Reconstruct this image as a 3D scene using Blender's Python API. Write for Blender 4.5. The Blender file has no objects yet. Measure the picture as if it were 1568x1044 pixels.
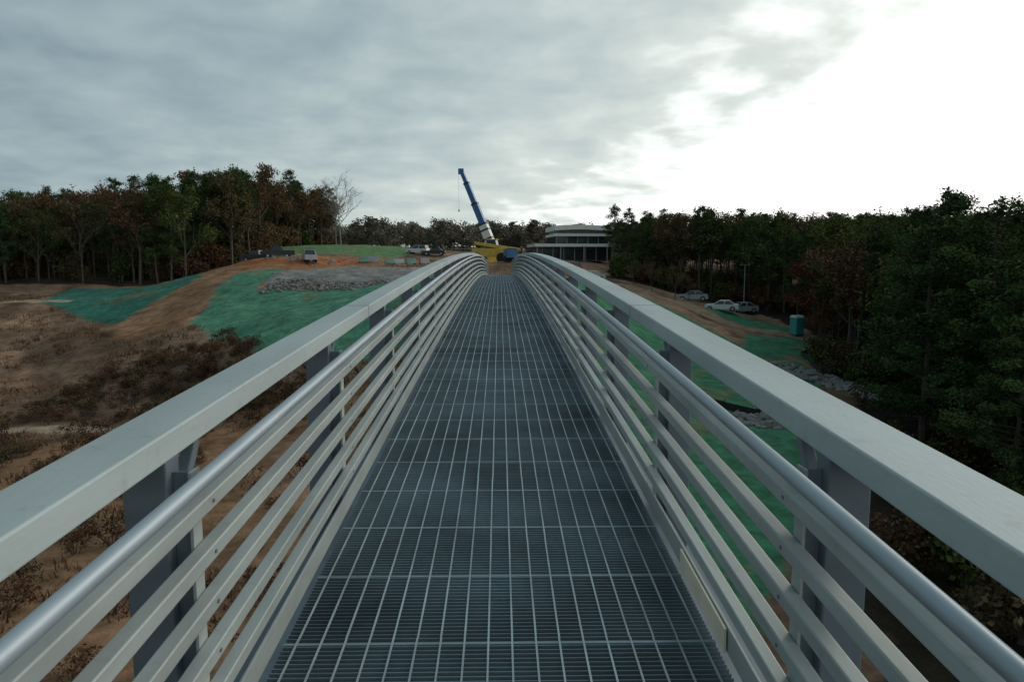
import bpy, math, random, bmesh
import numpy as np
from mathutils import Vector, Matrix
R=math.radians
random.seed(7); rng=np.random.default_rng(7)
scene=bpy.context.scene
COL=scene.collection

# ------------------------------------------------------------------ helpers
def link(o,parent=None):
    COL.objects.link(o)
    if parent is not None: o.parent=parent
    return o
def empty(name,loc=(0,0,0),rotz=0):
    e=bpy.data.objects.new(name,None); e.location=loc; e.rotation_euler=(0,0,rotz); e.empty_display_size=.2
    return link(e)
def mesh_obj(name,V,F,mats,parent=None,smooth=False,midx=None,loc=None,attr=None):
    me=bpy.data.meshes.new(name)
    me.from_pydata([tuple(v) for v in V],[],[tuple(f) for f in F])
    if not isinstance(mats,(list,tuple)): mats=[mats]
    for m in mats: me.materials.append(m)
    if midx is not None: me.polygons.foreach_set('material_index',np.array(midx,dtype=np.int32))
    if smooth: me.polygons.foreach_set('use_smooth',np.ones(len(me.polygons),dtype=bool))
    if attr is not None:
        a=me.color_attributes.new(name='Cols',type='FLOAT_COLOR',domain='POINT')
        a.data.foreach_set('color',np.asarray(attr,dtype=np.float32).ravel())
    me.update()
    o=bpy.data.objects.new(name,me)
    if loc is not None: o.location=loc
    return link(o,parent)
class MB:
    def __init__(s): s.V=[];s.F=[];s.M=[]
    def add(s,V,F,m=0):
        n=len(s.V); s.V+= [tuple(v) for v in V]; s.F+=[tuple(i+n for i in f) for f in F]; s.M+=[m]*len(F)
    def box(s,x0,x1,y0,y1,z0,z1,m=0):
        V=[(x0,y0,z0),(x1,y0,z0),(x1,y1,z0),(x0,y1,z0),(x0,y0,z1),(x1,y0,z1),(x1,y1,z1),(x0,y1,z1)]
        s.add(V,[(0,3,2,1),(4,5,6,7),(0,1,5,4),(1,2,6,5),(2,3,7,6),(3,0,4,7)],m)
    def beam(s,a,b,w,h,m=0,w2=None,h2=None):
        a=Vector(a);b=Vector(b);d=(b-a).normalized()
        up=Vector((0,0,1)) if abs(d.z)<.95 else Vector((0,1,0))
        sx=d.cross(up).normalized(); uz=sx.cross(d).normalized()
        w2=w if w2 is None else w2; h2=h if h2 is None else h2
        V=[]
        for p,ww,hh in((a,w,h),(b,w2,h2)):
            for i,j in((-1,-1),(1,-1),(1,1),(-1,1)): V.append(p+sx*ww/2*i+uz*hh/2*j)
        s.add(V,[(0,1,2,3),(7,6,5,4),(0,4,5,1),(1,5,6,2),(2,6,7,3),(3,7,4,0)],m)
    def cyl(s,a,b,r,r2=None,n=10,m=0,cap=True):
        a=Vector(a);b=Vector(b);d=(b-a).normalized()
        up=Vector((0,0,1)) if abs(d.z)<.95 else Vector((0,1,0))
        sx=d.cross(up).normalized(); uz=sx.cross(d).normalized(); r2=r if r2 is None else r2
        V=[]
        for p,rr in((a,r),(b,r2)):
            for k in range(n):
                t=2*math.pi*k/n; V.append(p+sx*rr*math.cos(t)+uz*rr*math.sin(t))
        F=[(k,(k+1)%n,n+(k+1)%n,n+k) for k in range(n)]
        if cap: F+=[tuple(range(n-1,-1,-1)),tuple(range(n,2*n))]
        s.add(V,F,m)
    def prism(s,prof,x0,x1,m=0):
        n=len(prof); V=[(x0,y,z) for y,z in prof]+[(x1,y,z) for y,z in prof]
        s.add(V,[(k,(k+1)%n,n+(k+1)%n,n+k) for k in range(n)]+[tuple(range(n-1,-1,-1)),tuple(range(n,2*n))],m)
    def obj(s,name,mats,parent=None,smooth=False,bevel=0,loc=None):
        o=mesh_obj(name,s.V,s.F,mats,parent,smooth,s.M,loc)
        if bevel:
            b=o.modifiers.new('bev','BEVEL'); b.width=bevel; b.segments=2; b.limit_method='ANGLE'
        return o

def hash2(i,j,seed=0):
    n=(i*374761393+j*668265263+seed*974711)&0x7fffffff
    n=((n^(n>>13))*1274126177)&0x7fffffff
    return ((n^(n>>16))&0xffff)/65535.0
def vnoise(x,y,seed=0):
    x=np.asarray(x,dtype=np.float64);y=np.asarray(y,dtype=np.float64)
    i=np.floor(x).astype(np.int64);j=np.floor(y).astype(np.int64)
    u=x-i;v=y-j;u=u*u*(3-2*u);v=v*v*(3-2*v)
    return (hash2(i,j,seed)*(1-u)+hash2(i+1,j,seed)*u)*(1-v)+(hash2(i,j+1,seed)*(1-u)+hash2(i+1,j+1,seed)*u)*v
def fbm(x,y,seed=0,o=4):
    t=0;a=.5
    for k in range(o): t=t+a*vnoise(x*2**k,y*2**k,seed+k); a*=.5
    return t/(1-.5**o)

# ------------------------------------------------------------------ materials
def mat(name,base,rough=.6,metal=0,var=.15,scale=8,bump=0,bscale=40,spec=.5,stretch=None,stain=0,stain_col=(.3,.26,.2)):
    m=bpy.data.materials.new(name); m.use_nodes=True; nt=m.node_tree; N=nt.nodes; L=nt.links
    b=N['Principled BSDF']; b.inputs['Roughness'].default_value=rough; b.inputs['Metallic'].default_value=metal
    b.inputs['Specular IOR Level'].default_value=spec
    tc=N.new('ShaderNodeTexCoord'); mp=N.new('ShaderNodeMapping'); L.new(tc.outputs['Object'],mp.inputs[0])
    if stretch: mp.inputs['Scale'].default_value=stretch
    n=N.new('ShaderNodeTexNoise'); n.inputs['Scale'].default_value=scale; n.inputs['Detail'].default_value=6
    L.new(mp.outputs[0],n.inputs['Vector'])
    mr=N.new('ShaderNodeMapRange'); mr.inputs[1].default_value=.3; mr.inputs[2].default_value=.7
    mr.inputs[3].default_value=1-var; mr.inputs[4].default_value=1+var; L.new(n.outputs[0],mr.inputs[0])
    mx=N.new('ShaderNodeVectorMath'); mx.operation='SCALE'; mx.inputs[0].default_value=base; L.new(mr.outputs[0],mx.inputs['Scale'])
    src=mx.outputs[0]
    if stain:
        ns=N.new('ShaderNodeTexNoise'); ns.inputs['Scale'].default_value=14; ns.inputs['Detail'].default_value=8; ns.inputs['Roughness'].default_value=.7
        L.new(tc.outputs['Object'],ns.inputs['Vector'])
        ms=N.new('ShaderNodeMapRange'); ms.inputs[1].default_value=.55; ms.inputs[2].default_value=.75; ms.inputs[3].default_value=0; ms.inputs[4].default_value=stain
        L.new(ns.outputs[0],ms.inputs[0])
        mm=N.new('ShaderNodeMix'); mm.data_type='RGBA'; L.new(ms.outputs[0],mm.inputs[0]); L.new(src,mm.inputs[6]); mm.inputs[7].default_value=(*stain_col,1); src=mm.outputs[2]
    L.new(src,b.inputs['Base Color'])
    rr=N.new('ShaderNodeMapRange'); rr.inputs[3].default_value=max(0,rough-.1); rr.inputs[4].default_value=min(1,rough+.12)
    L.new(n.outputs[0],rr.inputs[0]); L.new(rr.outputs[0],b.inputs['Roughness'])
    if bump:
        n2=N.new('ShaderNodeTexNoise'); n2.inputs['Scale'].default_value=bscale; n2.inputs['Detail'].default_value=5
        L.new(mp.outputs[0],n2.inputs['Vector'])
        bp=N.new('ShaderNodeBump'); bp.inputs['Strength'].default_value=bump; bp.inputs['Distance'].default_value=.004
        L.new(n2.outputs[0],bp.inputs['Height']); L.new(bp.outputs[0],b.inputs['Normal'])
    return m
M_chord=mat('chord_galvanised',(.43,.485,.47),.62,.1,.14,3,.25,60,spec=.35,stretch=(1,.25,1),stain=.4)
M_bar=mat('rail_bar_metal',(.43,.47,.445),.58,.15,.16,5,.15,60,spec=.4,stretch=(1,.3,1),stain=.4)
M_pipe=mat('handrail_pipe_metal',(.36,.415,.445),.5,.4,.12,6,stretch=(1,.3,1),stain=.25)
M_post=mat('post_metal',(.19,.23,.26),.6,.2,.15,4,stain=.3,stain_col=(.12,.11,.1))
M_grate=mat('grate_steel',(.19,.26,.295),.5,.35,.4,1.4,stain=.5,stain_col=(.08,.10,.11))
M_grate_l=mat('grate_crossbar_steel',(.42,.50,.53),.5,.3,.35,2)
M_band=mat('grate_band_steel',(.29,.37,.40),.5,.35,.25,3)
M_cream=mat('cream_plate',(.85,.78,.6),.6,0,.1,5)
M_conc=mat('concrete',(.34,.32,.29),.85,0,.15,2)
M_yellow=mat('yellow_paint',(.64,.42,.07),.5,0,.15,2)
M_blue=mat('blue_paint',(.05,.16,.34),.45,0,.12,2)
M_white=mat('white_paint',(.74,.75,.70),.45,0,.08,2)
M_black=mat('black_rubber',(.02,.02,.02),.8,0,.2,6)
M_dark=mat('dark_steel',(.05,.052,.055),.5,.3,.2,4)
M_glass=mat('tinted_glass',(.02,.026,.03),.12,0,.1,2,spec=.8)
M_red=mat('red_paint',(.35,.04,.03),.45,0,.1,2)
M_silver=mat('silver_paint',(.42,.44,.46),.35,.3,.08,2)
M_teal=mat('teal_plastic',(.05,.33,.34),.5,0,.1,3)
M_pallet=mat('wrapped_sheet',(.22,.42,.38),.6,0,.2,1)
M_rock=mat('rock_grey',(.21,.20,.185),.9,0,.4,1.2)
M_bark=mat('bark',(.10,.08,.06),.9,0,.3,3)
M_barkl=mat('bark_pale',(.24,.21,.18),.9,0,.25,3)
M_roof=mat('roof_metal_pale',(.76,.76,.68),.5,0,.06,1)
M_wall=mat('wall_panel_grey',(.30,.32,.33),.7,0,.1,1)
M_dwall=mat('wall_dark',(.05,.055,.06),.5,0,.2,.6)

def leafmat(name,c1,c2,c3):
    m=bpy.data.materials.new(name); m.use_nodes=True; nt=m.node_tree; N=nt.nodes; L=nt.links
    N.remove(N['Principled BSDF']); b=N.new('ShaderNodeBsdfDiffuse')
    oi=N.new('ShaderNodeObjectInfo'); r=N.new('ShaderNodeValToRGB')
    e=r.color_ramp.elements; e[0].color=(*c1,1); e[1].color=(*c3,1); x=r.color_ramp.elements.new(.5); x.color=(*c2,1)
    L.new(oi.outputs['Random'],r.inputs[0])
    at=N.new('ShaderNodeAttribute'); at.attribute_name='Cols'
    mm=N.new('ShaderNodeMix'); mm.data_type='RGBA'; mm.blend_type='MULTIPLY'; mm.inputs[0].default_value=1
    L.new(r.outputs[0],mm.inputs[6]); L.new(at.outputs['Color'],mm.inputs[7]); L.new(mm.outputs[2],b.inputs['Color'])
    L.new(b.outputs[0],N['Material Output'].inputs[0])
    return m
L_pine=leafmat('pine_needles',(.055,.098,.034),(.080,.108,.036),(.046,.082,.036))
L_green=leafmat('leaves_green',(.075,.108,.034),(.105,.108,.034),(.065,.095,.034))
L_brown=leafmat('leaves_brown',(.135,.085,.046),(.115,.098,.05),(.14,.072,.042))
L_red=leafmat('leaves_red',(.19,.052,.03),(.155,.055,.03),(.16,.07,.035))
L_far_haze=leafmat('leaves_far_haze',(.22,.185,.145),(.165,.17,.125),(.21,.17,.13))  # distant foliage lightened: atmospheric haze painted into the leaf colours
L_shrub=leafmat('leaves_shrub',(.12,.06,.035),(.13,.075,.045),(.07,.07,.035))
L_grass=leafmat('dry_grass',(.27,.165,.095),(.27,.165,.095),(.27,.165,.095))

# ------------------------------------------------------------------ trees
def segs_to_mesh(segs,mb,n=5,m=0):
    for a,b,r0,r1 in segs: mb.cyl(a,b,r0,r1,n=n,m=m,cap=False)
def leaves(clumps,size,asp,rs):
    Vs=[];Cs=[]
    for c,rad,n,sh in clumps:
        d=rs.normal(size=(n,3)); d/=np.linalg.norm(d,axis=1)[:,None]
        p=np.array(c)+d*(rs.random((n,1))**.5)*np.array(rad)
        a=rs.normal(size=(n,3)); a/=np.linalg.norm(a,axis=1)[:,None]
        b=np.cross(a,rs.normal(size=(n,3))); b/=np.linalg.norm(b,axis=1)[:,None]
        s=size*rs.uniform(.6,1.35,(n,1))
        a=a*s*.5;b=b*s*.5*asp
        Vs.append(np.stack([p-a,p-b,p+a,p+b],axis=1).reshape(-1,3))
        s2=sh*rs.uniform(.7,1.3,(n,1)); g=np.ones((n,3))*s2; g[:,0:1]*=rs.uniform(.85,1.2,(n,1))
        Cs.append(np.repeat(np.concatenate([g,np.ones((n,1))],1),4,axis=0))
    return np.concatenate(Vs),np.concatenate(Cs)
def tree_mesh(name,segs,clumps,size,asp,lm,bark,seed,nseg=5):
    rs=np.random.default_rng(seed)
    mb=MB(); segs_to_mesh(segs,mb,nseg)
    V=np.array(mb.V); F=list(mb.F); mi=[0]*len(F); C=np.ones((len(V),4))
    if clumps:
        LV,LC=leaves(clumps,size,asp,rs); n0=len(V); k=len(LV)//4
        V=np.concatenate([V,LV]); C=np.concatenate([C,LC])
        q=(np.arange(k*4).reshape(k,4)+n0).tolist(); F+=q; mi+=[1]*k
    me=bpy.data.meshes.new(name); me.from_pydata(V.tolist(),[],F)
    me.materials.append(bark); me.materials.append(lm)
    me.polygons.foreach_set('material_index',np.array(mi,dtype=np.int32))
    a=me.color_attributes.new(name='Cols',type='FLOAT_COLOR',domain='POINT'); a.data.foreach_set('color',C.astype(np.float32).ravel())
    me.update(); return me
def trunk_path(H,r,rs,bend=.5,n=6):
    pts=[Vector((0,0,-.6))]; x=y=0
    for i in range(1,n+1):
        x+=rs.uniform(-bend,bend)/n; y+=rs.uniform(-bend,bend)/n
        pts.append(Vector((x,y,H*i/n)))
    segs=[]
    for i in range(n):
        segs.append((pts[i],pts[i+1],r*(1-.85*i/n),r*(1-.85*(i+1)/n)))
    return pts,segs
def at_h(pts,h):
    for a,b in zip(pts,pts[1:]):
        if a.z<=h<=b.z: return a.lerp(b,(h-a.z)/(b.z-a.z))
    return pts[-1].copy()
def pine(name,H,seed,dens=1.0,size=.32,base=.42,lm=None,wid=1.0):
    rs=random.Random(seed); pts,segs=trunk_path(H,.19,rs,1.0); cl=[]
    h=H*base
    while h<H*.985:
        t=(h-H*base)/(H*(1-base)); L=(2.6*(1-t)**.75*(.55+.45*min(1,t*4))+.45)*wid
        for k in range(rs.choice([2,3,3,4])):
            if rs.random()<.14: continue
            az=rs.uniform(0,6.283); l=L*rs.uniform(.55,1.2); p=at_h(pts,h)
            e=p+Vector((math.cos(az)*l,math.sin(az)*l,l*rs.uniform(-.05,.5)))
            segs.append((p,e,.05*(1-t)+.02,.012))
            sh=rs.uniform(.55,1.5)
            for f in ((.55,.8,1.0) if l>1.5 else (.65,1.0)):
                c=p.lerp(e,f)+Vector((rs.uniform(-.2,.2),rs.uniform(-.2,.2),rs.uniform(0,.25)))
                rr=rs.uniform(.42,.8)*(1.1 if f>.9 else .85)
                cl.append((c,(rr,rr,rr*.8),int(rs.uniform(28,46)*dens),sh*rs.uniform(.8,1.2)))
        h+=rs.uniform(.3,.55)
    cl.append((pts[-1],(.35,.35,.6),int(40*dens),1.2))
    for k in range(7):
        hh=H*rs.uniform(.15,base); p=at_h(pts,hh); az=rs.uniform(0,6.28); l=rs.uniform(.5,1.6)
        segs.append((p,p+Vector((math.cos(az)*l,math.sin(az)*l,-.1*l)),.03,.008))
    return tree_mesh(name,segs,cl,size,.42,lm or L_pine,M_bark,seed)
def grow(p,d,L,r,depth,rs,segs,tips,spread=.55):
    e=p+d*L; mid=p.lerp(e,.5)+Vector((rs.uniform(-1,1),rs.uniform(-1,1),rs.uniform(-.4,.4)))*L*.06
    segs.append((p,mid,r,r*.85)); segs.append((mid,e,r*.85,r*.68))
    if depth==0: tips.append(e); return
    if depth<=2: tips.append(mid)
    for k in range(rs.choice([2,3,3])):
        nd=(d+Vector((rs.gauss(0,1),rs.gauss(0,1),rs.gauss(.15,.6)))*spread).normalized()
        st=p.lerp(e,rs.uniform(.6,1)) if k else e
        grow(st,nd,L*rs.uniform(.62,.85),r*.62,depth-1,rs,segs,tips,spread)
def decid(name,H,seed,lm,dens=1.0,size=.3,depth=4,bark=None,leafy=True,rad=.85,trunkf=.3):
    rs=random.Random(seed); segs=[];tips=[]
    th=H*trunkf; segs.append((Vector((0,0,-.6)),Vector((.1,.05,th)),.2,.16))
    n=3
    grow(Vector((.1,.05,th)),Vector((rs.uniform(-.1,.1),rs.uniform(-.1,.1),1)).normalized(),H*.24,.14,depth,rs,segs,tips,.42)
    for k in range(n):
        az=6.283*k/n+rs.uniform(-.4,.4); z=th*rs.uniform(.85,1.5)
        grow(Vector((.1,.05,z)),Vector((math.cos(az)*.62,math.sin(az)*.62,.8)).normalized(),H*.17,.09,depth-1,rs,segs,tips,.5)
    mz=max(t.z for t in tips); s=H/mz
    cl=[]
    if leafy:
        for t in tips:
            if rs.random()<.12: continue
            rr=rad*rs.uniform(.6,1.25)
            cl.append((t,(rr,rr,rr*.85),int(rs.uniform(14,28)*dens),rs.uniform(.5,1.5)))
    me=tree_mesh(name,segs,cl,size,.65,lm,bark or M_bark,seed,4)
    me.transform(Matrix.Scale(s,4,(0,0,1)))
    return me
P=[pine('pine_mesh_%d'%i,15+i*.6,100+i,base=[.38,.5,.3,.45,.22][i],wid=[1,.85,1.15,.9,1.2][i]) for i in range(5)]
Pn=[pine('near_pine_mesh_%d'%i,15,200+i,dens=2.6,size=.22,base=[.18,.3,.12][i],wid=1.3) for i in range(3)]
Dg=[decid('green_mesh_%d'%i,14,300+i,L_green,dens=1.2,depth=4) for i in range(2)]
Dgn=[decid('near_green_mesh_%d'%i,14,320+i,L_green,dens=2.6,size=.2,depth=4,trunkf=.18) for i in range(2)]
Db=[decid('brown_mesh_%d'%i,14,340+i,L_brown,dens=[1.2,.7,1.0][i],depth=4) for i in range(3)]
Dr=[decid('red_mesh_%d'%i,12,360+i,L_red,dens=1.7,size=.24,depth=4,trunkf=.2) for i in range(2)]
Bare=[decid('bare_mesh_%d'%i,15,380+i,L_brown,depth=5,leafy=False,bark=M_barkl) for i in range(2)]
Far=[decid('far_mesh_%d'%i,14,400+i,L_far_haze,dens=1.0,size=.6,depth=3,rad=1.7,trunkf=.12,bark=M_barkl) for i in range(3)]+[pine('farpine_mesh',14,410,dens=.5,size=.6,lm=L_far_haze,base=.15,wid=1.2)]
Und=[decid('under_mesh_%d'%i,5,430+i,[L_brown,L_green][i],dens=1.3,size=.32,depth=3,rad=1.1,trunkf=.1) for i in range(2)]
Sh=[]
for i in range(3):
    rs=random.Random(500+i); segs=[];cl=[]
    for k in range(12):
        az=rs.uniform(0,6.28); e=Vector((math.cos(az)*rs.uniform(.2,1),math.sin(az)*rs.uniform(.2,1),rs.uniform(.5,1.6)))
        segs.append((Vector((0,0,-.2)),e,.025,.008)); cl.append((e,(.45,.45,.35),34,rs.uniform(.4,1.5)))
    Sh.append(tree_mesh('shrub_mesh_%d'%i,segs,cl,.16,.6,L_shrub,M_bark,500+i,4))

# ------------------------------------------------------------------ terrain
EYE=1.75
CP=[(-34.8,52,-12.05),(-46.9,70,-10.4),(-63.6,95,-6.65),(-90,135,-4.7),(-26,52,-12),(-32.5,80,-7.0),(-48.8,120,-4.2),
(-20.3,62,-7.4),(-10.8,60,-7.3),(-32.8,95,-2.6),(-15.2,86,-3.7),(-26.5,110,-1.45),(-37.7,118,-.6),(-20,140,-.7),(-33,170,2.2),
(-19,190,.8),(-41,150,1.3),(-62,115,-5.2),(-43.5,86,-7.6),
(0,63,-2.3),(-5,66,-2.4),(5,66,-2.4),(0,78,-2.1),(-10,78,-3.0),(0,100,-2),(-8,110,-1.8),(0,140,-1.2),(0,53,-5.5),(0,42,-9.8),(0,28,-11.2),(0,10,-10.5),(0,-12,-6),
(-33.6,68,-10.1),(-40.5,82,-7.9),(-23.6,58,-10.4),(-27.5,44,-12.1),(-18,27,-11.2),(-11,22,-11),(-20,5,-11),(-12,45,-10.5),
(-80,60,-11.5),(-80,20,-12),(-120,100,-7),(-150,150,-4),(-40,20,-12),(-60,-30,-11),(-90,110,-5.5),
(15.4,75,-7.2),(28.4,100,-7.4),(34.6,85,-9.5),(34.5,95,-8.9),(25.3,57,-10.1),(15.2,45,-9.85),(14.5,38,-10.3),(12.5,30,-10.9),(8,62,-6.8),
(38.3,120,-7.3),(22.2,130,-3.6),(15.1,150,-1.2),(24.6,35,-12.2),(33.3,60,-11),(55,100,-9),(70,60,-12),(80,20,-12),(100,120,-7),(20,5,-11.5),(60,-30,-11),(10,95,-3.6),(16,110,-4.2),(60,160,-5),(20,180,-1)]
CP=np.array(CP,dtype=float)
def ker(d2): return np.sqrt(d2+6.0**2)
n=len(CP)
D2=((CP[:,None,:2]-CP[None,:,:2])**2).sum(-1)
A=np.zeros((n+1,n+1)); A[:n,:n]=ker(D2); A[:n,n]=1;A[n,:n]=1
W=np.linalg.solve(A,np.concatenate([CP[:,2],[0]]))
def H(x,y,detail=True):
    x=np.asarray(x,dtype=float);y=np.asarray(y,dtype=float); sh=x.shape; xf=x.ravel();yf=y.ravel()
    z=np.full(len(xf),W[n])
    for k in range(n): z+=W[k]*ker((xf-CP[k,0])**2+(yf-CP[k,1])**2)
    r=np.hypot(xf+10,yf-90); t=np.clip((r-110)/110,0,1); t=t*t*(3-2*t)
    z=np.clip(z,-15,5)
    ahead=np.clip((yf-60)/150,0,1)
    far=-3+ahead*5.0+5.0*(fbm(xf/170,yf/170,3,2)-.5)*2*np.clip((r-180)/200,0,1)+ahead*np.clip((r-250)/250,0,1)*4
    z=z*(1-t)+far*t
    if detail:
        z+= (fbm(xf/7,yf/7,11)-.5)*.9*np.clip(1.2-np.exp(-((xf)**2+(yf-66)**2)/200),0,1)+(vnoise(xf/1.3,yf/1.3,5)-.5)*.22
        g=np.clip(1-np.hypot((xf+45)/32,(yf-72)/24),0,1)
        z-= g*1.5*np.abs(vnoise((xf+yf*.45)/3.6,(yf-xf*.45)/26,71)-.5)*2
    return (z+EYE).reshape(sh)
def Hs(x,y): return float(H(np.array([x]),np.array([y]))[0])
def axis(lo,hi,st,far):
    c=list(np.arange(lo,hi+st/2,st)); s=st;a=[];v=lo
    while v>-far: s*=1.1; v-=s; a.append(v)
    s=st;b=[];v=hi
    while v<far: s*=1.1; v+=s; b.append(v)
    return np.array(a[::-1]+c+b)
xs=axis(-80,50,.6,3500); ys=axis(8,135,.6,3500)
GX,GY=np.meshgrid(xs,ys); GZ=H(GX,GY)
nx,ny=len(xs),len(ys)
def poly_mask(x,y,poly,soft=0):
    inside=np.zeros(x.shape,bool); k=len(poly)
    for i in range(k):
        x0,y0=poly[i];x1,y1=poly[(i+1)%k]
        c=((y0>y)!=(y1>y))&(x<(x1-x0)*(y-y0)/((y1-y0) if y1!=y0 else 1e-9)+x0); inside^=c
    return inside
def strip_mask(x,y,pts,w):
    m=np.zeros(x.shape,bool)
    for (x0,y0),(x1,y1) in zip(pts,pts[1:]):
        dx,dy=x1-x0,y1-y0; t=np.clip(((x-x0)*dx+(y-y0)*dy)/(dx*dx+dy*dy),0,1)
        m|=np.hypot(x-x0-t*dx,y-y0-t*dy)<w/2
    return m
G_green=[[(-32.5,79),(-34.5,99),(-28,100),(-28.5,88),(-14,86),(-6,78),(-4,57),(-12,58),(-20,61)],
 [(-59,97),(-66,116),(-46,115),(-40,102),(-43.5,85)],
 [(-48,140),(-20,138),(-10,200),(-55,205)],
 [(5,98),(15,102),(20,92),(24,80),(28,66),(22.5,50),(16.5,38),(12.5,30),(6,18),(5,60)],
 [(29,103),(37,97),(36,90),(29,88),(26,96)],[(28,84),(35,82),(36,70),(30,66),(25,74)]]
G_dirt=[[(-46,85),(-42,100),(-44,118),(-38,126),(-22,124),(-17,104),(-28,100),(-34.5,99),(-32.5,79),(-38,76)],
 [(-30,48),(-4,56),(-3,10),(-26,8)],[(-30,130),(10,130),(12,100),(6,66),(-10,66),(-14,100)]]
G_grav=[[(-28,100),(-20,108),(-8,104),(-6,80),(-14,87),(-28,90)]]
wx=GX+(fbm(GX/5,GY/5,21)-.5)*4; wy=GY+(fbm(GX/5,GY/5,31)-.5)*4
C=np.zeros(GX.shape+(3,)); nz=fbm(GX/9,GY/9,41)[...,None]; nz2=fbm(GX/2.2,GY/2.2,51)[...,None]
C[:]=np.array((.31,.19,.12))*(1-nz)+np.array((.17,.105,.068))*nz
st=fbm((GX+GY*.45)/2.0,(GY-GX*.45)/16,91,3)[...,None]
C=C*(.45+nz2)*(.25+1.5*st)
far=(np.hypot(GX+10,GY-90)>150)[...,None]; C=np.where(far,np.array((.09,.08,.05))+0*C,C)
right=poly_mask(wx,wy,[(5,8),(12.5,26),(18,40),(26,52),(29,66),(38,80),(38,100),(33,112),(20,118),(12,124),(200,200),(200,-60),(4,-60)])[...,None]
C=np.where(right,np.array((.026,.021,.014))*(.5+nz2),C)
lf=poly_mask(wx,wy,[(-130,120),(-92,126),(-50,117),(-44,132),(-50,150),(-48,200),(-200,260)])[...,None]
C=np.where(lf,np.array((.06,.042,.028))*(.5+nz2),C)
for p in G_dirt: C=np.where(poly_mask(wx,wy,p)[...,None],(np.array((.30,.150,.075))*(1-nz)+np.array((.35,.21,.12))*nz)*(.45+1.0*nz2),C)
red=poly_mask(wx,wy,[(-38,109),(-23,106),(-21,119),(-38,123)])[...,None]
C=np.where(red,np.array((.40,.15,.055))*(.45+1.0*nz2),C)
for p in G_grav: C=np.where(poly_mask(wx,wy,p)[...,None],np.array((.25,.24,.22))*(.6+.8*nz2),C)
w2x=GX+(wx-GX)*.35; w2y=GY+(wy-GY)*.35
for i,p in enumerate(G_green):
    g=np.array((.10,.265,.165)) if i not in(2,) else np.array((.13,.23,.10))
    if i==1: g=np.array((.05,.175,.125))
    if i>=3: g=np.array((.06,.205,.115))
    g_=g*(.8+.4*nz2)*(.85+.3*fbm(GX/12,GY/2.5,171,2)[...,None])
    bare=(fbm(GX/3,GY/3,131)>.68)[...,None]
    g_=np.where(bare,g_*.6+np.array((.10,.06,.03)),g_)
    C=np.where(poly_mask(w2x,w2y,p)[...,None],g_,C)
pale=strip_mask(w2x,w2y,[(-80,53),(-34.8,52),(-24,51.5)],1.8)|strip_mask(w2x,w2y,[(-95,100),(-64,98),(-58,99)],2.5)
C=np.where(pale[...,None],np.array((.42,.31,.21))*(.8+.4*nz2),C)
tr=strip_mask(w2x,w2y,[(18,112),(24,100),(28,91),(37,83)],4)
C=np.where(tr[...,None],np.array((.30,.21,.14))*(.8+.4*nz2),C)
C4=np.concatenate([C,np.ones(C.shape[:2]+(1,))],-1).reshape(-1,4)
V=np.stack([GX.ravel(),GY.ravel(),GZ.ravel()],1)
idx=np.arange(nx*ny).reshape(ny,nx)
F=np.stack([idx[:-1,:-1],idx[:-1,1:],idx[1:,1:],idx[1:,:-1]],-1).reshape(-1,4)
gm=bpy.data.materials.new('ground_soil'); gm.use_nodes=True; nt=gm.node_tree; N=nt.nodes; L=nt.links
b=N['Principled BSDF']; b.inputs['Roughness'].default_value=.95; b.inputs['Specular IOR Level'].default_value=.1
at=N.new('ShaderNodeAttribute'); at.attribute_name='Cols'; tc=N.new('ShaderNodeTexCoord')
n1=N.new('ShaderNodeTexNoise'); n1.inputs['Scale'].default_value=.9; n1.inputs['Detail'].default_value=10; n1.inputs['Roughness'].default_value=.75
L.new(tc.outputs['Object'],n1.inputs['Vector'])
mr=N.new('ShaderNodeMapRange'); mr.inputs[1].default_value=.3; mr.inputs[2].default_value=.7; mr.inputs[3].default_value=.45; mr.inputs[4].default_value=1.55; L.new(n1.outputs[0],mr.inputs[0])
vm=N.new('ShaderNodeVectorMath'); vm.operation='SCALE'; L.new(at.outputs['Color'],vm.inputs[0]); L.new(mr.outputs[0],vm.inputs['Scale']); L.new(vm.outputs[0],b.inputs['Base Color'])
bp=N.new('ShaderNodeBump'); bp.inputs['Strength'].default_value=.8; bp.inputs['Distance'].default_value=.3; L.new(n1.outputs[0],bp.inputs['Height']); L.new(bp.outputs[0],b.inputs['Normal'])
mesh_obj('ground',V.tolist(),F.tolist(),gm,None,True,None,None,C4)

# ------------------------------------------------------------------ forest placement
def inst(name,me,x,y,h,hm,parent=None,wid=1.0,rz=None):
    o=bpy.data.objects.new(name,me); s=h/hm
    o.location=(x,y,Hs(x,y)-.1); o.scale=(s*wid*random.uniform(.9,1.15),s*wid*random.uniform(.9,1.15),s)
    o.rotation_euler=(random.uniform(-.04,.04),random.uniform(-.04,.04),random.uniform(0,6.28) if rz is None else rz); return link(o,parent)
def hm(me): return max(v.co.z for v in me.vertices)
HM={me.name:hm(me) for me in P+Pn+Dg+Dgn+Db+Dr+Bare+Far+Sh+Und}
def sample_poly(poly,n,mind,seed):
    rs=random.Random(seed); xs_=[p[0] for p in poly]; ys_=[p[1] for p in poly]; out=[];tries=0
    while len(out)<n and tries<n*60:
        tries+=1; x=rs.uniform(min(xs_),max(xs_)); y=rs.uniform(min(ys_),max(ys_))
        if not poly_mask(np.array([x]),np.array([y]),poly)[0]: continue
        if any((x-a)**2+(y-b)**2<mind*mind for a,b in out): continue
        out.append((x,y))
    return out
lf_e=empty('forest_treeline')
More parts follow.
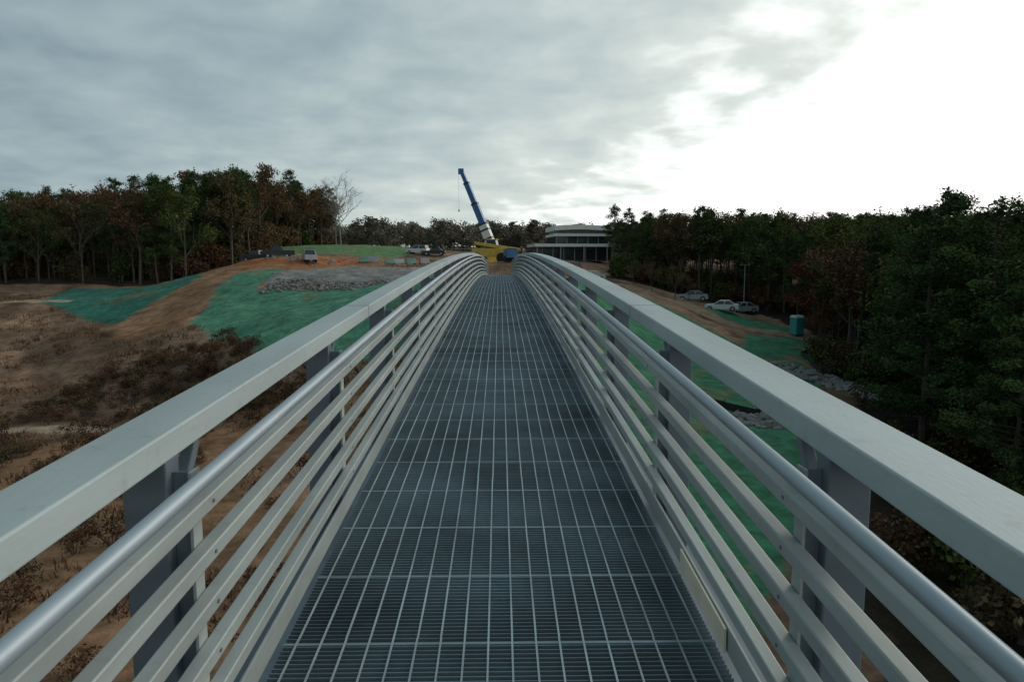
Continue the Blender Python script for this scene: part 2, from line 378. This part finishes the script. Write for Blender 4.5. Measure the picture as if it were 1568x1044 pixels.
for x,y in sample_poly([(-140,128),(-92,128),(-50,120),(-44,134),(-47,158),(-43,200),(-60,215),(-150,175)],430,2.3,1):
    r=random.random(); pool=P if r<.44 else (Db if r<.84 else (Dg if r<.95 else Dr)); me=random.choice(pool)
    hh=random.uniform(12.0,18)*(.93 if x<-75 else 1.0)
    inst('tree',me,x,y,hh,HM[me.name],lf_e,.95)
EDGE=[(-140,128),(-92,128),(-50,120),(-44,134),(-47,158),(-43,200)]
for k in range(240):
    t=random.random(); i=random.randrange(5); x=EDGE[i][0]+(EDGE[i+1][0]-EDGE[i][0])*t-random.uniform(0,7); y=EDGE[i][1]+(EDGE[i+1][1]-EDGE[i][1])*t+random.uniform(3,22)
    me=random.choice(Und+[Und[0]]); inst('understory',me,x,y,random.uniform(2.5,6),HM[me.name],lf_e,1.3)
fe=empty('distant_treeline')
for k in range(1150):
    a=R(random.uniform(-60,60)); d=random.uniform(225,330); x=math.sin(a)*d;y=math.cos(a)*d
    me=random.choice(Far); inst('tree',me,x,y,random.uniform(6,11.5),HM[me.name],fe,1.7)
re_=empty('forest_treeline')
for x,y in sample_poly([(16,132),(30,117),(38,106),(46,100),(150,120),(140,200),(34,200),(30,176),(15,146)],400,2.4,2):
    if x<y*.148 : continue
    r=random.random(); pool=P if r<.54 else (Db if r<.84 else (Dg if r<.985 else Dr)); me=random.choice(pool)
    top=random.uniform(4.8,9.2)+EYE; h=min(14.5,top-Hs(x,y)); inst('tree',me,x,y,h,HM[me.name],re_,1.1)
for k in range(190):
    x=random.uniform(17,60); y=random.uniform(0,26)+140-x*.82
    if y<100 or x<y*.15: continue
    me=random.choice(Und); inst('understory',me,x,y,random.uniform(2,4.5),HM[me.name],re_,1.3)
for x,y in sample_poly([(41,104),(36,80),(31,66),(28,52),(24,42),(21,30),(60,24),(90,60),(90,112)],215,2.8,3):
    r=random.random(); near=y<72 and x<52
    top=random.uniform(2.2,5.4)+EYE; z=Hs(x,y); h=top-z
    if x<34 and y<75: h*=random.uniform(.62,.98)
    if r<.68: nm,pool='pine_tree',(Pn if near else P)
    elif r<.88: nm,pool='green_leaved_tree',(Dgn if near else Dg)
    elif r<.98: nm,pool='brown_leaved_tree',Db
    else: nm,pool='red_maple_tree',Dr
    if (nm=='red_maple_tree' and x<45) or (x<36 and y<62): nm,pool='pine_tree',Pn
    me=random.choice(pool); inst(nm,me,x,y,h,HM[me.name],None,1.2)
for x,y,h in((36.5,84,10.5),(39,86,11.5),(34.5,75,7.5)): inst('red_maple_tree',Dr[int(h)%2],x,y,h,HM[Dr[int(h)%2].name],None,1.25)
for x,y,h in((-41,190,20),(-39,186,18),(52,74,17),(45,56,16),(49,60,17)): inst('bare_tree',Bare[int(h)%2],x,y,h,HM[Bare[int(h)%2].name],None,.9)
for x,y,h in((22,108,4.5),(25,106,5),(27.5,108,3.5),(20,112,4)): inst('young_tree',Db[1],x,y,h,HM[Db[1].name],None,1)
for x,y in sample_poly([(30,74),(27,52),(20,38),(15,26),(16,16),(40,18),(45,70)],120,1.5,9):
    me=random.choice(Und+[Und[1]]); inst('undergrowth_bush',me,x,y,random.uniform(1.2,3.8),HM[me.name],None,1.3)
se=empty('shrubs')
def onbad(x,y):
    for p in G_green+G_grav+[G_dirt[0]]:
        if poly_mask(np.array([x]),np.array([y]),p)[0]: return True
    return False
for k in range(800):
    r=random.random()
    if r<.42: x,y=random.uniform(-36,-14),random.uniform(50,70)
    elif r<.78: x,y=random.uniform(-55,-5),random.uniform(12,50)
    elif r<.83: x,y=random.uniform(-85,-40),random.uniform(55,110)
    else: x,y=random.uniform(12,45),random.uniform(14,75)
    if onbad(x,y) or (abs(y-52)<1.6 and x<-22): continue
    me=random.choice(Sh); inst('shrub',me,x,y,random.uniform(.4,1.4),HM[me.name],se,1.2)
N_t=15000; tx=rng.uniform(-90,-5,N_t); ty=rng.uniform(14,108,N_t); tz=H(tx,ty)
bad=np.zeros(N_t,bool)
for p in G_green+G_grav+[G_dirt[0]]: bad|=poly_mask(tx,ty,p)
bad|=strip_mask(tx,ty,[(-90,53),(-34.8,52),(-24,51.5)],2.4)
dn=fbm(tx/6,ty/6,77); bad|=dn<.48
tx,ty,tz=tx[~bad],ty[~bad],tz[~bad]
nb=9; m=len(tx)
bx=np.repeat(tx,nb)+rng.normal(0,.4,m*nb); by=np.repeat(ty,nb)+rng.normal(0,.4,m*nb); bz=np.repeat(tz,nb)-.08
hh=rng.uniform(.15,.5,m*nb); an=rng.uniform(0,6.28,m*nb); w=.05
v0=np.stack([bx-np.cos(an)*w,by-np.sin(an)*w,bz],1);v1=np.stack([bx+np.cos(an)*w,by+np.sin(an)*w,bz],1)
v2=np.stack([bx+rng.normal(0,.18,m*nb),by+rng.normal(0,.18,m*nb),bz+hh],1)
GV=np.stack([v0,v1,v2],1).reshape(-1,3); cc=np.repeat(rng.uniform(.25,1.15,m),nb*3)
GC=np.stack([cc,cc*rng.uniform(.9,1.0),cc*.95,np.ones_like(cc)],1)
mesh_obj('dry_grass',GV.tolist(),np.arange(len(GV)).reshape(-1,3).tolist(),L_grass,None,False,None,None,GC)
def rocks(name,poly,cnt,smin,smax,seed):
    rs=np.random.default_rng(seed); mb=MB(); pts=sample_poly(poly,cnt,.25,seed)
    base=[(0,0,1),(.9,0,.3),(.28,.85,.3),(-.72,.53,.3),(-.72,-.53,.3),(.28,-.85,.3),(.72,.53,-.4),(-.28,.85,-.4),(-.9,0,-.4),(-.28,-.85,-.4),(.72,-.53,-.4),(0,0,-.9)]
    fs=[(0,1,2),(0,2,3),(0,3,4),(0,4,5),(0,5,1),(1,6,2),(2,7,3),(3,8,4),(4,9,5),(5,10,1),(2,6,7),(3,7,8),(4,8,9),(5,9,10),(1,10,6),(11,7,6),(11,8,7),(11,9,8),(11,10,9),(11,6,10)]
    for x,y in pts:
        s=rs.uniform(smin,smax); z=Hs(x,y); b_=np.array(base)*rs.uniform(.65,1.25,(12,1))*s*np.array([1,rs.uniform(.7,1.3),.7]); a=rs.uniform(0,6.28)
        Rz=np.array([[math.cos(a),-math.sin(a),0],[math.sin(a),math.cos(a),0],[0,0,1]])
        mb.add((b_@Rz.T)+np.array([x,y,z+.1*s]),fs)
    return mb.obj(name,[M_rock])
rocks('riprap_rocks',[(-28,87),(-14,85),(-13,89),(-27,92)],260,.15,.4,61)
rocks('riprap_rocks',[(21,72),(27,66),(30,54),(27,52),(23,62)],260,.2,.42,62)
rocks('riprap_rocks',[(14,43),(19,42),(20,46),(15,47)],150,.15,.38,63)
rocks('dirt_mound_rocks',[(-36,112),(-24,108),(-22,116),(-34,120)],60,.15,.4,64)

# ------------------------------------------------------------------ bridge
br=empty('footbridge')
Y0,Y1=-5.0,62.0
def zc(y): return .048*y-.0008*y*y
YS=[Y0+k*1.0 for k in range(int(Y1-Y0)+1)]
def sweep(prof):
    V=[];F=[];k=len(prof)
    for y in YS:
        for x,z in prof: V.append((x,y,z+zc(y)))
    for i in range(len(YS)-1):
        for j in range(k): F.append((i*k+j,i*k+(j+1)%k,(i+1)*k+(j+1)%k,(i+1)*k+j))
    F.append(tuple(range(k-1,-1,-1))); F.append(tuple((len(YS)-1)*k+j for j in range(k)))
    return V,F
def rrect(x0,x1,z0,z1,r,s=3):
    out=[]
    for cx,cz,a0 in((x1-r,z1-r,0),(x0+r,z1-r,90),(x0+r,z0+r,180),(x1-r,z0+r,270)):
        for k in range(s+1):
            a=R(a0+90*k/s); out.append((cx+r*math.cos(a),cz+r*math.sin(a)))
    return out
def circ(cx,cz,r,n=16): return [(cx+r*math.cos(6.28318*k/n),cz+r*math.sin(6.28318*k/n)) for k in range(n)]
def add_sweep(name,prof,m,pipe=False):
    V,F=sweep(prof)
    o=mesh_obj(name,V,F,m,br,True); bm_=o.data
    b_=bmesh.new(); b_.from_mesh(bm_); bmesh.ops.recalc_face_normals(b_,faces=b_.faces); b_.to_mesh(bm_); b_.free()
    if not pipe:
        w_=o.modifiers.new('wn','WEIGHTED_NORMAL'); w_.mode='FACE_AREA'; w_.weight=100; w_.keep_sharp=True
    return o
h=EYE
postY=[.10+2.25*k for k in range(-2,28)]
bars=[.895,1.065,1.235,1.405,1.56]
for s,sd in((-1,'left'),(1,'right')):
    def mir(pr): return [(s*x,z) for x,z in pr]
    xo=1.225 if s<0 else 1.262
    add_sweep('top_chord_'+sd,mir(rrect(1.035,xo,h-.748,h-.655,.009)),M_chord)
    add_sweep('bottom_chord_'+sd,mir(rrect(1.035,1.225,-.60,-.30,.012)),M_post)
    add_sweep('handrail_'+sd,mir(circ(.885,h-.765,.0245)),M_pipe,True)
    for i,d in enumerate(bars):
        add_sweep('rail_bar_%s_%d'%(sd,i),mir(rrect(.925,.978,h-d-.027,h-d+.027,.007,2)),M_bar)
    add_sweep('toe_plate_'+sd,mir(rrect(.922,.934,.012,.12,.002,1)),M_bar)
    add_sweep('deck_angle_'+sd,mir(rrect(.905,1.03,-.07,-.035,.003,1)),M_post)
    mb=MB(); mk=MB(); bo=MB()
    for i,y in enumerate(postY):
        z=zc(y)
        mb.box(*sorted((s*1.05,s*1.19)),y-.05,y+.05,z-.30,z+h-.75)
        mb.beam((s*1.11,y+.30,z+h-.768),(s*1.11,y+.04,z+h-1.12),.045,.045,0)
        mk.box(*sorted((s*.980,s*1.048)),y-.005,y+.005,z-.05,z+h-.80,0)
        mk.box(*sorted((s*.979,s*.989)),y-.035,y+.035,z-.05,z+h-.795,1)
        mk.cyl((s*.885,y,z+h-.782),(s*.983,y,z+h-.82),.009,n=8,m=0)
        for d in bars: bo.cyl((s*.921,y,z+h-d),(s*.926,y,z+h-d),.007,n=6)
    mb.obj('posts_'+sd,[M_post],br,bevel=.006); mk.obj('brackets_'+sd,[M_post,M_bar],br); bo.obj('bolts_'+sd,[M_post],br)
    # splice joints in the chord every ~9 m (thin weld collars)
    sj=MB()
    for k in range(6):
        y=5.9+k*9.0; z=zc(y); sj.box(*sorted((s*1.0335,s*(xo+.0015))),y-.006,y+.006,z+h-.7495,z+h-.6535)
    sj.obj('chord_welds_'+sd,[M_post],br)
mb=MB()
for y in postY: z=zc(y); mb.box(-1.03,1.03,y-.05,y+.05,z-.28,z-.075)
for x in(-.45,0,.45):
    for a,b_ in zip(YS,YS[1:]): mb.beam((x,a,zc(a)-.055),(x,b_,zc(b_)-.055),.05,.035)
mb.obj('floor_beams',[M_post],br)
HW=.902
mb=MB(); y=Y0
while y<Y1:
    z=zc(y); mb.box(-HW,HW,y-.0025,y+.0025,z-.032,z+random.uniform(-.0005,.0005)); y+=.0302
mb.obj('grating_bearing_bars',[M_grate],br)
mb=MB(); xk=-.85
while xk<.87:
    for a,b_ in zip(YS,YS[1:]):
        j=random.uniform(-.0015,.0015); mb.beam((xk+j,a,zc(a)+.0005),(xk+j,b_,zc(b_)+.0005),.0080,.006)
    xk+=.1
mb.obj('grating_cross_bars',[M_grate_l],br)
mb=MB(); y=Y0+.16
while y<Y1:
    z=zc(y); mb.box(-HW-.002,HW+.002,y-.007,y+.007,z-.034,z+.002); y+=.6
mb.obj('grating_banding',[M_band],br)
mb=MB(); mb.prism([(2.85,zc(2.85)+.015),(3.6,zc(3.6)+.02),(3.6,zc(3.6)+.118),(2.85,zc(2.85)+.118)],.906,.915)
mb.obj('cream_patch_plate',[M_cream],br)  # plate added to give the cream patch at the right toe plate
mb=MB(); mb.box(-2.4,2.4,60.6,63.2,-8,-.9); mb.box(-2.4,-1.4,61.8,63.2,-.9,-.1); mb.box(1.4,2.4,61.8,63.2,-.9,-.1)
mb.obj('bridge_abutment',[M_conc],None,bevel=.03)
mb=MB(); mb.box(-1.3,1.3,62.05,76,-.9,-.18); mb.obj('footpath',[M_conc],None)

# ------------------------------------------------------------------ crane
def truck_crane(loc):
    e=empty('mobile_crane',loc)
    mb=MB()
    mb.box(-1.25,1.25,-4.5,4.6,.9,1.35,0)
    for yy in(-3.8,-2.5,2.0,3.3):
        for sx in(-1,1): mb.cyl((sx*.85,yy,.55),(sx*1.25,yy,.55),.55,n=16,m=1)
    mb.prism([(4.0,.8),(5.6,.8),(5.6,1.7),(5.2,2.7),(4.0,2.7)],-1.2,1.2,2)
    mb.box(-1.05,1.05,5.35,5.62,1.75,2.4,3)
    mb.cyl((0,0,1.35),(0,0,1.6),.9,n=20,m=1)
    mb.box(-1.2,1.2,-2.2,1.4,1.6,2.2,0)
    mb.box(-1.25,1.25,-3.1,-2.2,1.6,2.7,0)
    mb.prism([(-.3,2.2),(1.4,2.2),(1.4,3.0),(1.1,3.5),(-.3,3.5)],.35,1.25,0)
    mb.box(.3,1.3,.0,1.0,2.55,3.3,3)
    for yy in(-4.2,4.0):
        for sx in(-1,1):
            mb.box(*sorted((sx*1.2,sx*2.6)),yy-.15,yy+.15,.85,1.1,0); mb.cyl((sx*2.5,yy,.0),(sx*2.5,yy,1.0),.09,n=8,m=1); mb.box(sx*2.5-.3,sx*2.5+.3,yy-.3,yy+.3,0,.08,0)
    mb.obj('carrier',[M_yellow,M_black,M_white,M_glass],e,bevel=.03)
    b0=Vector((.1,-.6,2.3)); b1=Vector((-4.1,.6,12.6)); d=b1-b0
    mb=MB()
    mb.beam(b0,b0+d*.38,1.05,1.0,0); mb.beam(b0+d*.38,b0+d*.62,.74,.74,1); mb.beam(b0+d*.62,b0+d*.86,.60,.60,1); mb.beam(b0+d*.86,b1,.46,.46,1)
    for f,w in((.38,1.10),(.62,.82),(.86,.68)): mb.beam(b0+d*(f-.012),b0+d*(f+.006),w,w,2)
    for f in(.08,.2,.3): mb.beam(b0+d*f,b0+d*(f+.02),1.07,1.03,2)
    mb.box(b1.x-.40,b1.x+.26,b1.y-.25,b1.y+.25,b1.z-.35,b1.z+.30,1)
    mb.cyl((b1.x-.35,b1.y,b1.z-.3),(b1.x-.35,b1.y,b1.z-4.6),.012,n=6,m=2)
    mb.box(b1.x-.42,b1.x-.28,b1.y-.1,b1.y+.1,b1.z-4.85,b1.z-4.6,2)
    mb.cyl(b0+Vector((.1,.9,-.7)),b0+d*.3,.16,n=10,m=2)
    mb.obj('boom',[M_white,M_blue,M_dark],e,bevel=.02)
    return e
truck_crane((-.5,92,Hs(-.5,92)))
def forklift(loc,rz,mA):
    e=empty('telehandler',loc,rz); mb=MB()
    mb.box(-.9,.9,-1.8,1.6,.6,1.4,0)
    for yy in(-1.3,1.2):
        for sx in(-1,1): mb.cyl((sx*.8,yy,.5),(sx*1.15,yy,.5),.5,n=14,m=1)
    mb.prism([(-.6,1.4),(.5,1.4),(.3,2.2),(-.6,2.2)],-.85,.0,2); mb.box(-.88,.02,-.65,.4,2.2,2.3,0)
    mb.beam((.45,-1.6,1.9),(.45,3.2,1.2),.3,.3,0); mb.box(-.3,1.2,3.1,3.2,.5,1.4,1); mb.box(-.1,0,3.2,4.3,.5,.56,1); mb.box(.9,1,3.2,4.3,.5,.56,1)
    mb.obj('body',[mA,M_black,M_glass],e,bevel=.03)
forklift((-.7,72,Hs(-.7,72)+.15),R(255),M_yellow)
e=empty('portable_generator',(1.0,68,Hs(1.0,68)),.2); mb=MB(); mb.box(-.5,.5,-.8,.8,.4,1.15,0); mb.box(-.4,.4,-.7,.7,1.15,1.22,1); mb.cyl((-.6,0,.3),(.6,0,.3),.3,n=14,m=1); mb.beam((0,.8,.5),(0,1.8,.35),.08,.08,1); mb.obj('body',[M_blue,M_black],e,bevel=.04)

# ------------------------------------------------------------------ vehicles
def vehicle(name,x,y,rz,paint,kind='suv'):
    e=empty(name,(x,y,Hs(x,y)+.02),rz); mb=MB()
    if kind=='suv': low=[(-2.3,.35),(2.3,.35),(2.35,.75),(2.2,1.0),(1.1,1.1),(-2.25,1.1),(-2.35,.7)]; cab=[(-2.2,1.1),(1.05,1.1),(.35,1.72),(-1.95,1.75)]
    elif kind=='pickup': low=[(-2.7,.45),(2.6,.45),(2.65,.9),(2.5,1.1),(1.2,1.2),(-2.7,1.2)]; cab=[(-.8,1.2),(1.15,1.2),(.55,1.85),(-.6,1.87)]
    else: low=[(-2.2,.3),(2.2,.3),(2.25,.6),(2.05,.85),(1.0,.95),(-2.15,.98),(-2.25,.6)]; cab=[(-1.7,.97),(.95,.96),(.25,1.42),(-1.05,1.44)]
    mb.prism(low,-.9,.9,0)
    cz=[(yy*.985,z) for yy,z in cab]
    V=[(-.86,yy,z) if i<2 else (-.70,yy,z) for i,(yy,z) in enumerate(cz)]+[(.86,yy,z) if i<2 else (.70,yy,z) for i,(yy,z) in enumerate(cz)]
    mb.add(V,[(0,1,5,4),(1,2,6,5),(2,3,7,6),(3,0,4,7),(3,2,1,0),(4,5,6,7)],1)
    zt=cab[2][1]; mb.box(-.72,.72,cab[3][0]+.03,cab[2][0]-.02,zt-.01,zt+.05,0)
    for sx in(-1,1):
        for i in(1,2),(3,0):
            a=cz[i[0]];c=cz[i[1]]; xa=.875 if i[0]<2 else .715; xc=.875 if i[1]<2 else .715
            mb.beam((sx*xa,a[0],a[1]),(sx*xc,c[0],c[1]),.07,.07,0)
        m_=(cz[0][0]+cz[1][0])/2; mb.beam((sx*.875,m_,cz[0][1]),(sx*.715,m_-.1,zt),.07,.07,0)
        for yy in(-1.45,1.45): 
            mb.cyl((sx*.66,yy,.36),(sx*.93,yy,.36),.36,n=16,m=2); mb.cyl((sx*.92,yy,.36),(sx*.945,yy,.36),.2,n=12,m=3)
        mb.box(sx*.7-.14,sx*.7+.14,low[2][0]-.08,low[2][0]+.01,.66,.8,3)
    if kind=='pickup': mb.box(-.8,.8,-2.6,-.85,1.195,1.205,2)
    mb.obj('body',[paint,M_glass,M_black,M_silver],e,bevel=.04)
vehicle('parked_car',29.9,100,R(70),M_white,'sedan')
vehicle('parked_car',33.8,103.8,R(100),M_silver,'sedan')
vehicle('parked_car',28.2,109,R(80),M_silver,'sedan')
vehicle('parked_pickup_truck',-39.5,123,R(80),M_dark,'pickup')
vehicle('parked_pickup_truck',-35.5,121,R(100),M_dark,'pickup')
vehicle('parked_pickup_truck',-28.5,113,R(20),M_silver,'pickup')
for i,(x,y) in enumerate(((-16.5,152),(-13,150),(10,112),(13,108))):
    vehicle('parked_car',x,y,R(70+i*17),[M_white,M_dark,M_red,M_silver][i%4],['suv','sedan'][i%2])
for i in range(6):
    x=-21.5+i*1.9+random.uniform(-.4,.4);y=118+.6*i+random.uniform(-.8,.8)
    e=empty('material_stack',(x,y,Hs(x,y)),random.uniform(-.5,.5)); mb=MB(); hh_=random.uniform(.55,1.05)
    mb.box(-.75,.75,-.5,.5,.12,hh_,0); mb.box(-.8,-.6,-.5,.5,0,.12,1); mb.box(.6,.8,-.5,.5,0,.12,1); mb.box(-.78,.78,-.05,.05,.11,hh_+.02,2)
    mb.obj('stack',[[M_pallet,M_silver,M_pallet,M_white][i%4],M_bark,M_dark],e,bevel=.03)
e=empty('portable_toilet',(34.4,85.5,Hs(34.4,85.5)),R(20)); mb=MB()
mb.box(-.55,.55,-.55,.55,.1,2.05,0); mb.prism([(-.6,2.05),(.6,2.05),(.35,2.3),(-.35,2.3)],-.6,.6,1); mb.box(-.4,.4,-.575,-.55,.2,1.95,0); mb.box(-.6,.6,-.6,.6,0,.1,2); mb.cyl((.4,.4,2.1),(.4,.4,2.55),.05,m=2)
mb.obj('cabin',[M_teal,M_white,M_dark],e,bevel=.02)
def lamp(x,y,hh):
    z=Hs(x,y); e=empty('street_lamp',(x,y,z)); mb=MB(); mb.cyl((0,0,0),(0,0,hh),.08,.045,n=10); mb.box(-.2,.2,-.2,.2,0,.15,1)
    for sx in(-1,1): mb.beam((0,0,hh-.1),(sx*.4,0,hh),.05,.05); mb.box(*sorted((sx*.35,sx*.7)),-.12,.12,hh-.05,hh+.05)
    mb.obj('pole',[M_wall,M_conc],e)
lamp(35.2,107,6.5)
def fence(name,pts,mm,hh=.75):
    e=empty(name); mb=MB()
    for (x0,y0),(x1,y1) in zip(pts,pts[1:]):
        k=max(1,int(math.hypot(x1-x0,y1-y0)/1.8))
        for i in range(k):
            xa=x0+(x1-x0)*i/k;ya=y0+(y1-y0)*i/k;xb=x0+(x1-x0)*(i+1)/k;yb=y0+(y1-y0)*(i+1)/k; za=Hs(xa,ya);zb=Hs(xb,yb)
            mb.add([(xa,ya,za-.1),(xb,yb,zb-.1),(xb,yb,zb+hh*random.uniform(.85,1)),(xa,ya,za+hh*random.uniform(.85,1))],[(0,1,2,3)],0)
            mb.beam((xa,ya+.03,za-.1),(xa,ya+.03,za+hh+.15),.04,.04,1)
    mb.obj('fabric',[mm,M_bark],e)
fence('silt_fence',[(12.5,47),(16,45.5),(19.5,47)],M_black,.5)
fence('silt_fence',[(28,64),(29.5,72),(36,82)],M_black,.5)
# ------------------------------------------------------------------ building
def building(x,y):
    z=Hs(x,y)-.1; e=empty('office_building',(x,y,z),R(4)); e.scale=(.80,1,.93); mb=MB(); W2=9.2
    mb.box(-W2,W2,0,14,0,3.2,4); mb.box(-W2+.3,W2-.3,-.06,0,.4,2.7,2)
    mb.box(-W2-1.6,W2+.6,-1.4,14.2,3.2,3.85,0)
    mb.box(-5.2,W2+.2,.4,13.5,3.85,5.5,2); 
    mb.box(-5.6,W2+.6,-.5,13.9,5.5,6.05,0)
    for i in range(6): 
        xx=-5.0+i*2.7; mb.box(xx-.07,xx+.07,.30,.395,3.85,5.5,1)
    for i in range(7):
        xx=-W2+.4+i*2.8; mb.box(xx-.1,xx+.1,-.16,-.065,0,3.2,1)
    for i in range(4): mb.cyl((-W2-1.0+i*6,-1.1,0),(-W2-1.0+i*6,-1.1,3.2),.16,n=10,m=1)
    mb.box(-4.9,W2-.4,.9,13,6.05,7.0,1)
    prof=[]; k=14
    for i in range(k+1): t=i/k; xx=-5.6+(W2+6.0)*t; prof.append((xx,7.5+.45*math.sin(math.pi*(t*.75+.18))))
    V=[];F=[]
    for xx,zz in prof: V+=[(xx,-.9,zz),(xx,14.2,zz),(xx,-.9,zz-1.0),(xx,14.2,zz-1.0)]
    for i in range(k):
        a=i*4;b_=a+4; F+=[(a,b_,b_+1,a+1),(a+2,a+3,b_+3,b_+2),(a,a+2,b_+2,b_),(a+1,b_+1,b_+3,a+3)]
    F+=[(0,1,3,2),(k*4,k*4+2,k*4+3,k*4+1)]
    mb.add(V,F,3)
    mb.obj('shell',[M_white,M_wall,M_glass,M_roof,M_dwall],e)
building(15.7,154)

# ------------------------------------------------------------------ sky, sun
SAZ,SEL=R(42),R(26)
w=bpy.data.worlds.new('World'); scene.world=w; w.use_nodes=True; nt=w.node_tree; N=nt.nodes; L=nt.links
out=N['World Output']; bg=N['Background']
sky=N.new('ShaderNodeTexSky'); sky.sky_type='NISHITA'; sky.sun_disc=False; sky.sun_elevation=SEL; sky.sun_rotation=SAZ; sky.dust_density=3
L.new(sky.outputs[0],bg.inputs[0]); bg.inputs[1].default_value=.07
tc=N.new('ShaderNodeTexCoord'); sp=N.new('ShaderNodeSeparateXYZ'); L.new(tc.outputs['Generated'],sp.inputs[0])
def mth(op,a,b_=None,c=None):
    m_=N.new('ShaderNodeMath'); m_.operation=op
    for i,v in enumerate((a,b_,c)):
        if v is None: continue
        if isinstance(v,(int,float)): m_.inputs[i].default_value=v
        else: L.new(v,m_.inputs[i])
    return m_.outputs[0]
den=mth('ADD',mth('MAXIMUM',sp.outputs[2],0.0),.22)
cx=N.new('ShaderNodeCombineXYZ'); L.new(mth('DIVIDE',sp.outputs[0],den),cx.inputs[0]); L.new(mth('DIVIDE',sp.outputs[1],den),cx.inputs[1])
def noise(sc,det,ro,dist=0,off=0):
    q=N.new('ShaderNodeTexNoise'); q.inputs['Scale'].default_value=sc; q.inputs['Detail'].default_value=det; q.inputs['Roughness'].default_value=ro; q.inputs['Distortion'].default_value=dist
    mp=N.new('ShaderNodeMapping'); mp.inputs['Location'].default_value=(off,off*.7,0); L.new(cx.outputs[0],mp.inputs[0])
    L.new(mp.outputs[0],q.inputs['Vector']); return q.outputs[0]
nA=noise(.8,3,.5,.3,3.1); nB=noise(4.2,4,.5,.15,1.7)
t=mth('ADD',mth('SUBTRACT',mth('MULTIPLY',sp.outputs[0],.80),mth('MULTIPLY',sp.outputs[2],.90)),.165)
t=mth('ADD',t,mth('MULTIPLY',mth('MINIMUM',sp.outputs[1],0.0),.45))
t=mth('ADD',t,mth('MULTIPLY',mth('SUBTRACT',nA,.5),.30)); t=mth('ADD',t,mth('MULTIPLY',mth('SUBTRACT',nB,.5),.60))
tn=mth('ADD',t,.6)
rp=N.new('ShaderNodeValToRGB'); L.new(tn,rp.inputs[0]); E=rp.color_ramp.elements
stops=[(0,(.20,.28,.325)),(.16,(.285,.38,.425)),(.36,(.385,.485,.515)),(.54,(.51,.60,.605)),(.72,(.68,.755,.725)),(.86,(.95,1,.98)),(1,(1,1,1))]
E[0].position=0;E[0].color=(*stops[0][1],1);E[1].position=1;E[1].color=(1,1,1,1)
for p,c in stops[1:-1]: x=E.new(p); x.color=(*c,1)
mr=N.new('ShaderNodeMapRange'); mr.inputs[1].default_value=.74; mr.inputs[2].default_value=1.0; mr.inputs[3].default_value=1.0; mr.inputs[4].default_value=1.45; L.new(tn,mr.inputs[0])
b2=N.new('ShaderNodeBackground'); L.new(rp.outputs[0],b2.inputs[0]); L.new(mr.outputs[0],b2.inputs[1])
mx=N.new('ShaderNodeMixShader'); mx.inputs[0].default_value=.93; L.new(bg.outputs[0],mx.inputs[1]); L.new(b2.outputs[0],mx.inputs[2]); L.new(mx.outputs[0],out.inputs[0])
sd=bpy.data.lights.new('sun','SUN'); sd.energy=.6; sd.angle=R(14); sd.color=(1,.95,.86)
so=bpy.data.objects.new('sun',sd); link(so)
d=-Vector((math.sin(SAZ)*math.cos(SEL),math.cos(SAZ)*math.cos(SEL),math.sin(SEL))); so.rotation_euler=d.to_track_quat('-Z','Y').to_euler(); so.location=(40,50,60)

cam=bpy.data.cameras.new('camera'); co=bpy.data.objects.new('camera',cam); link(co)
co.location=(0,0,EYE); co.rotation_euler=(R(90-6.6),0,R(-.95)); cam.sensor_width=36; cam.lens=36*1143/1568; cam.clip_start=.02; cam.clip_end=8000
scene.camera=co
scene.view_settings.view_transform='Standard'; scene.view_settings.look='None'; scene.view_settings.exposure=0
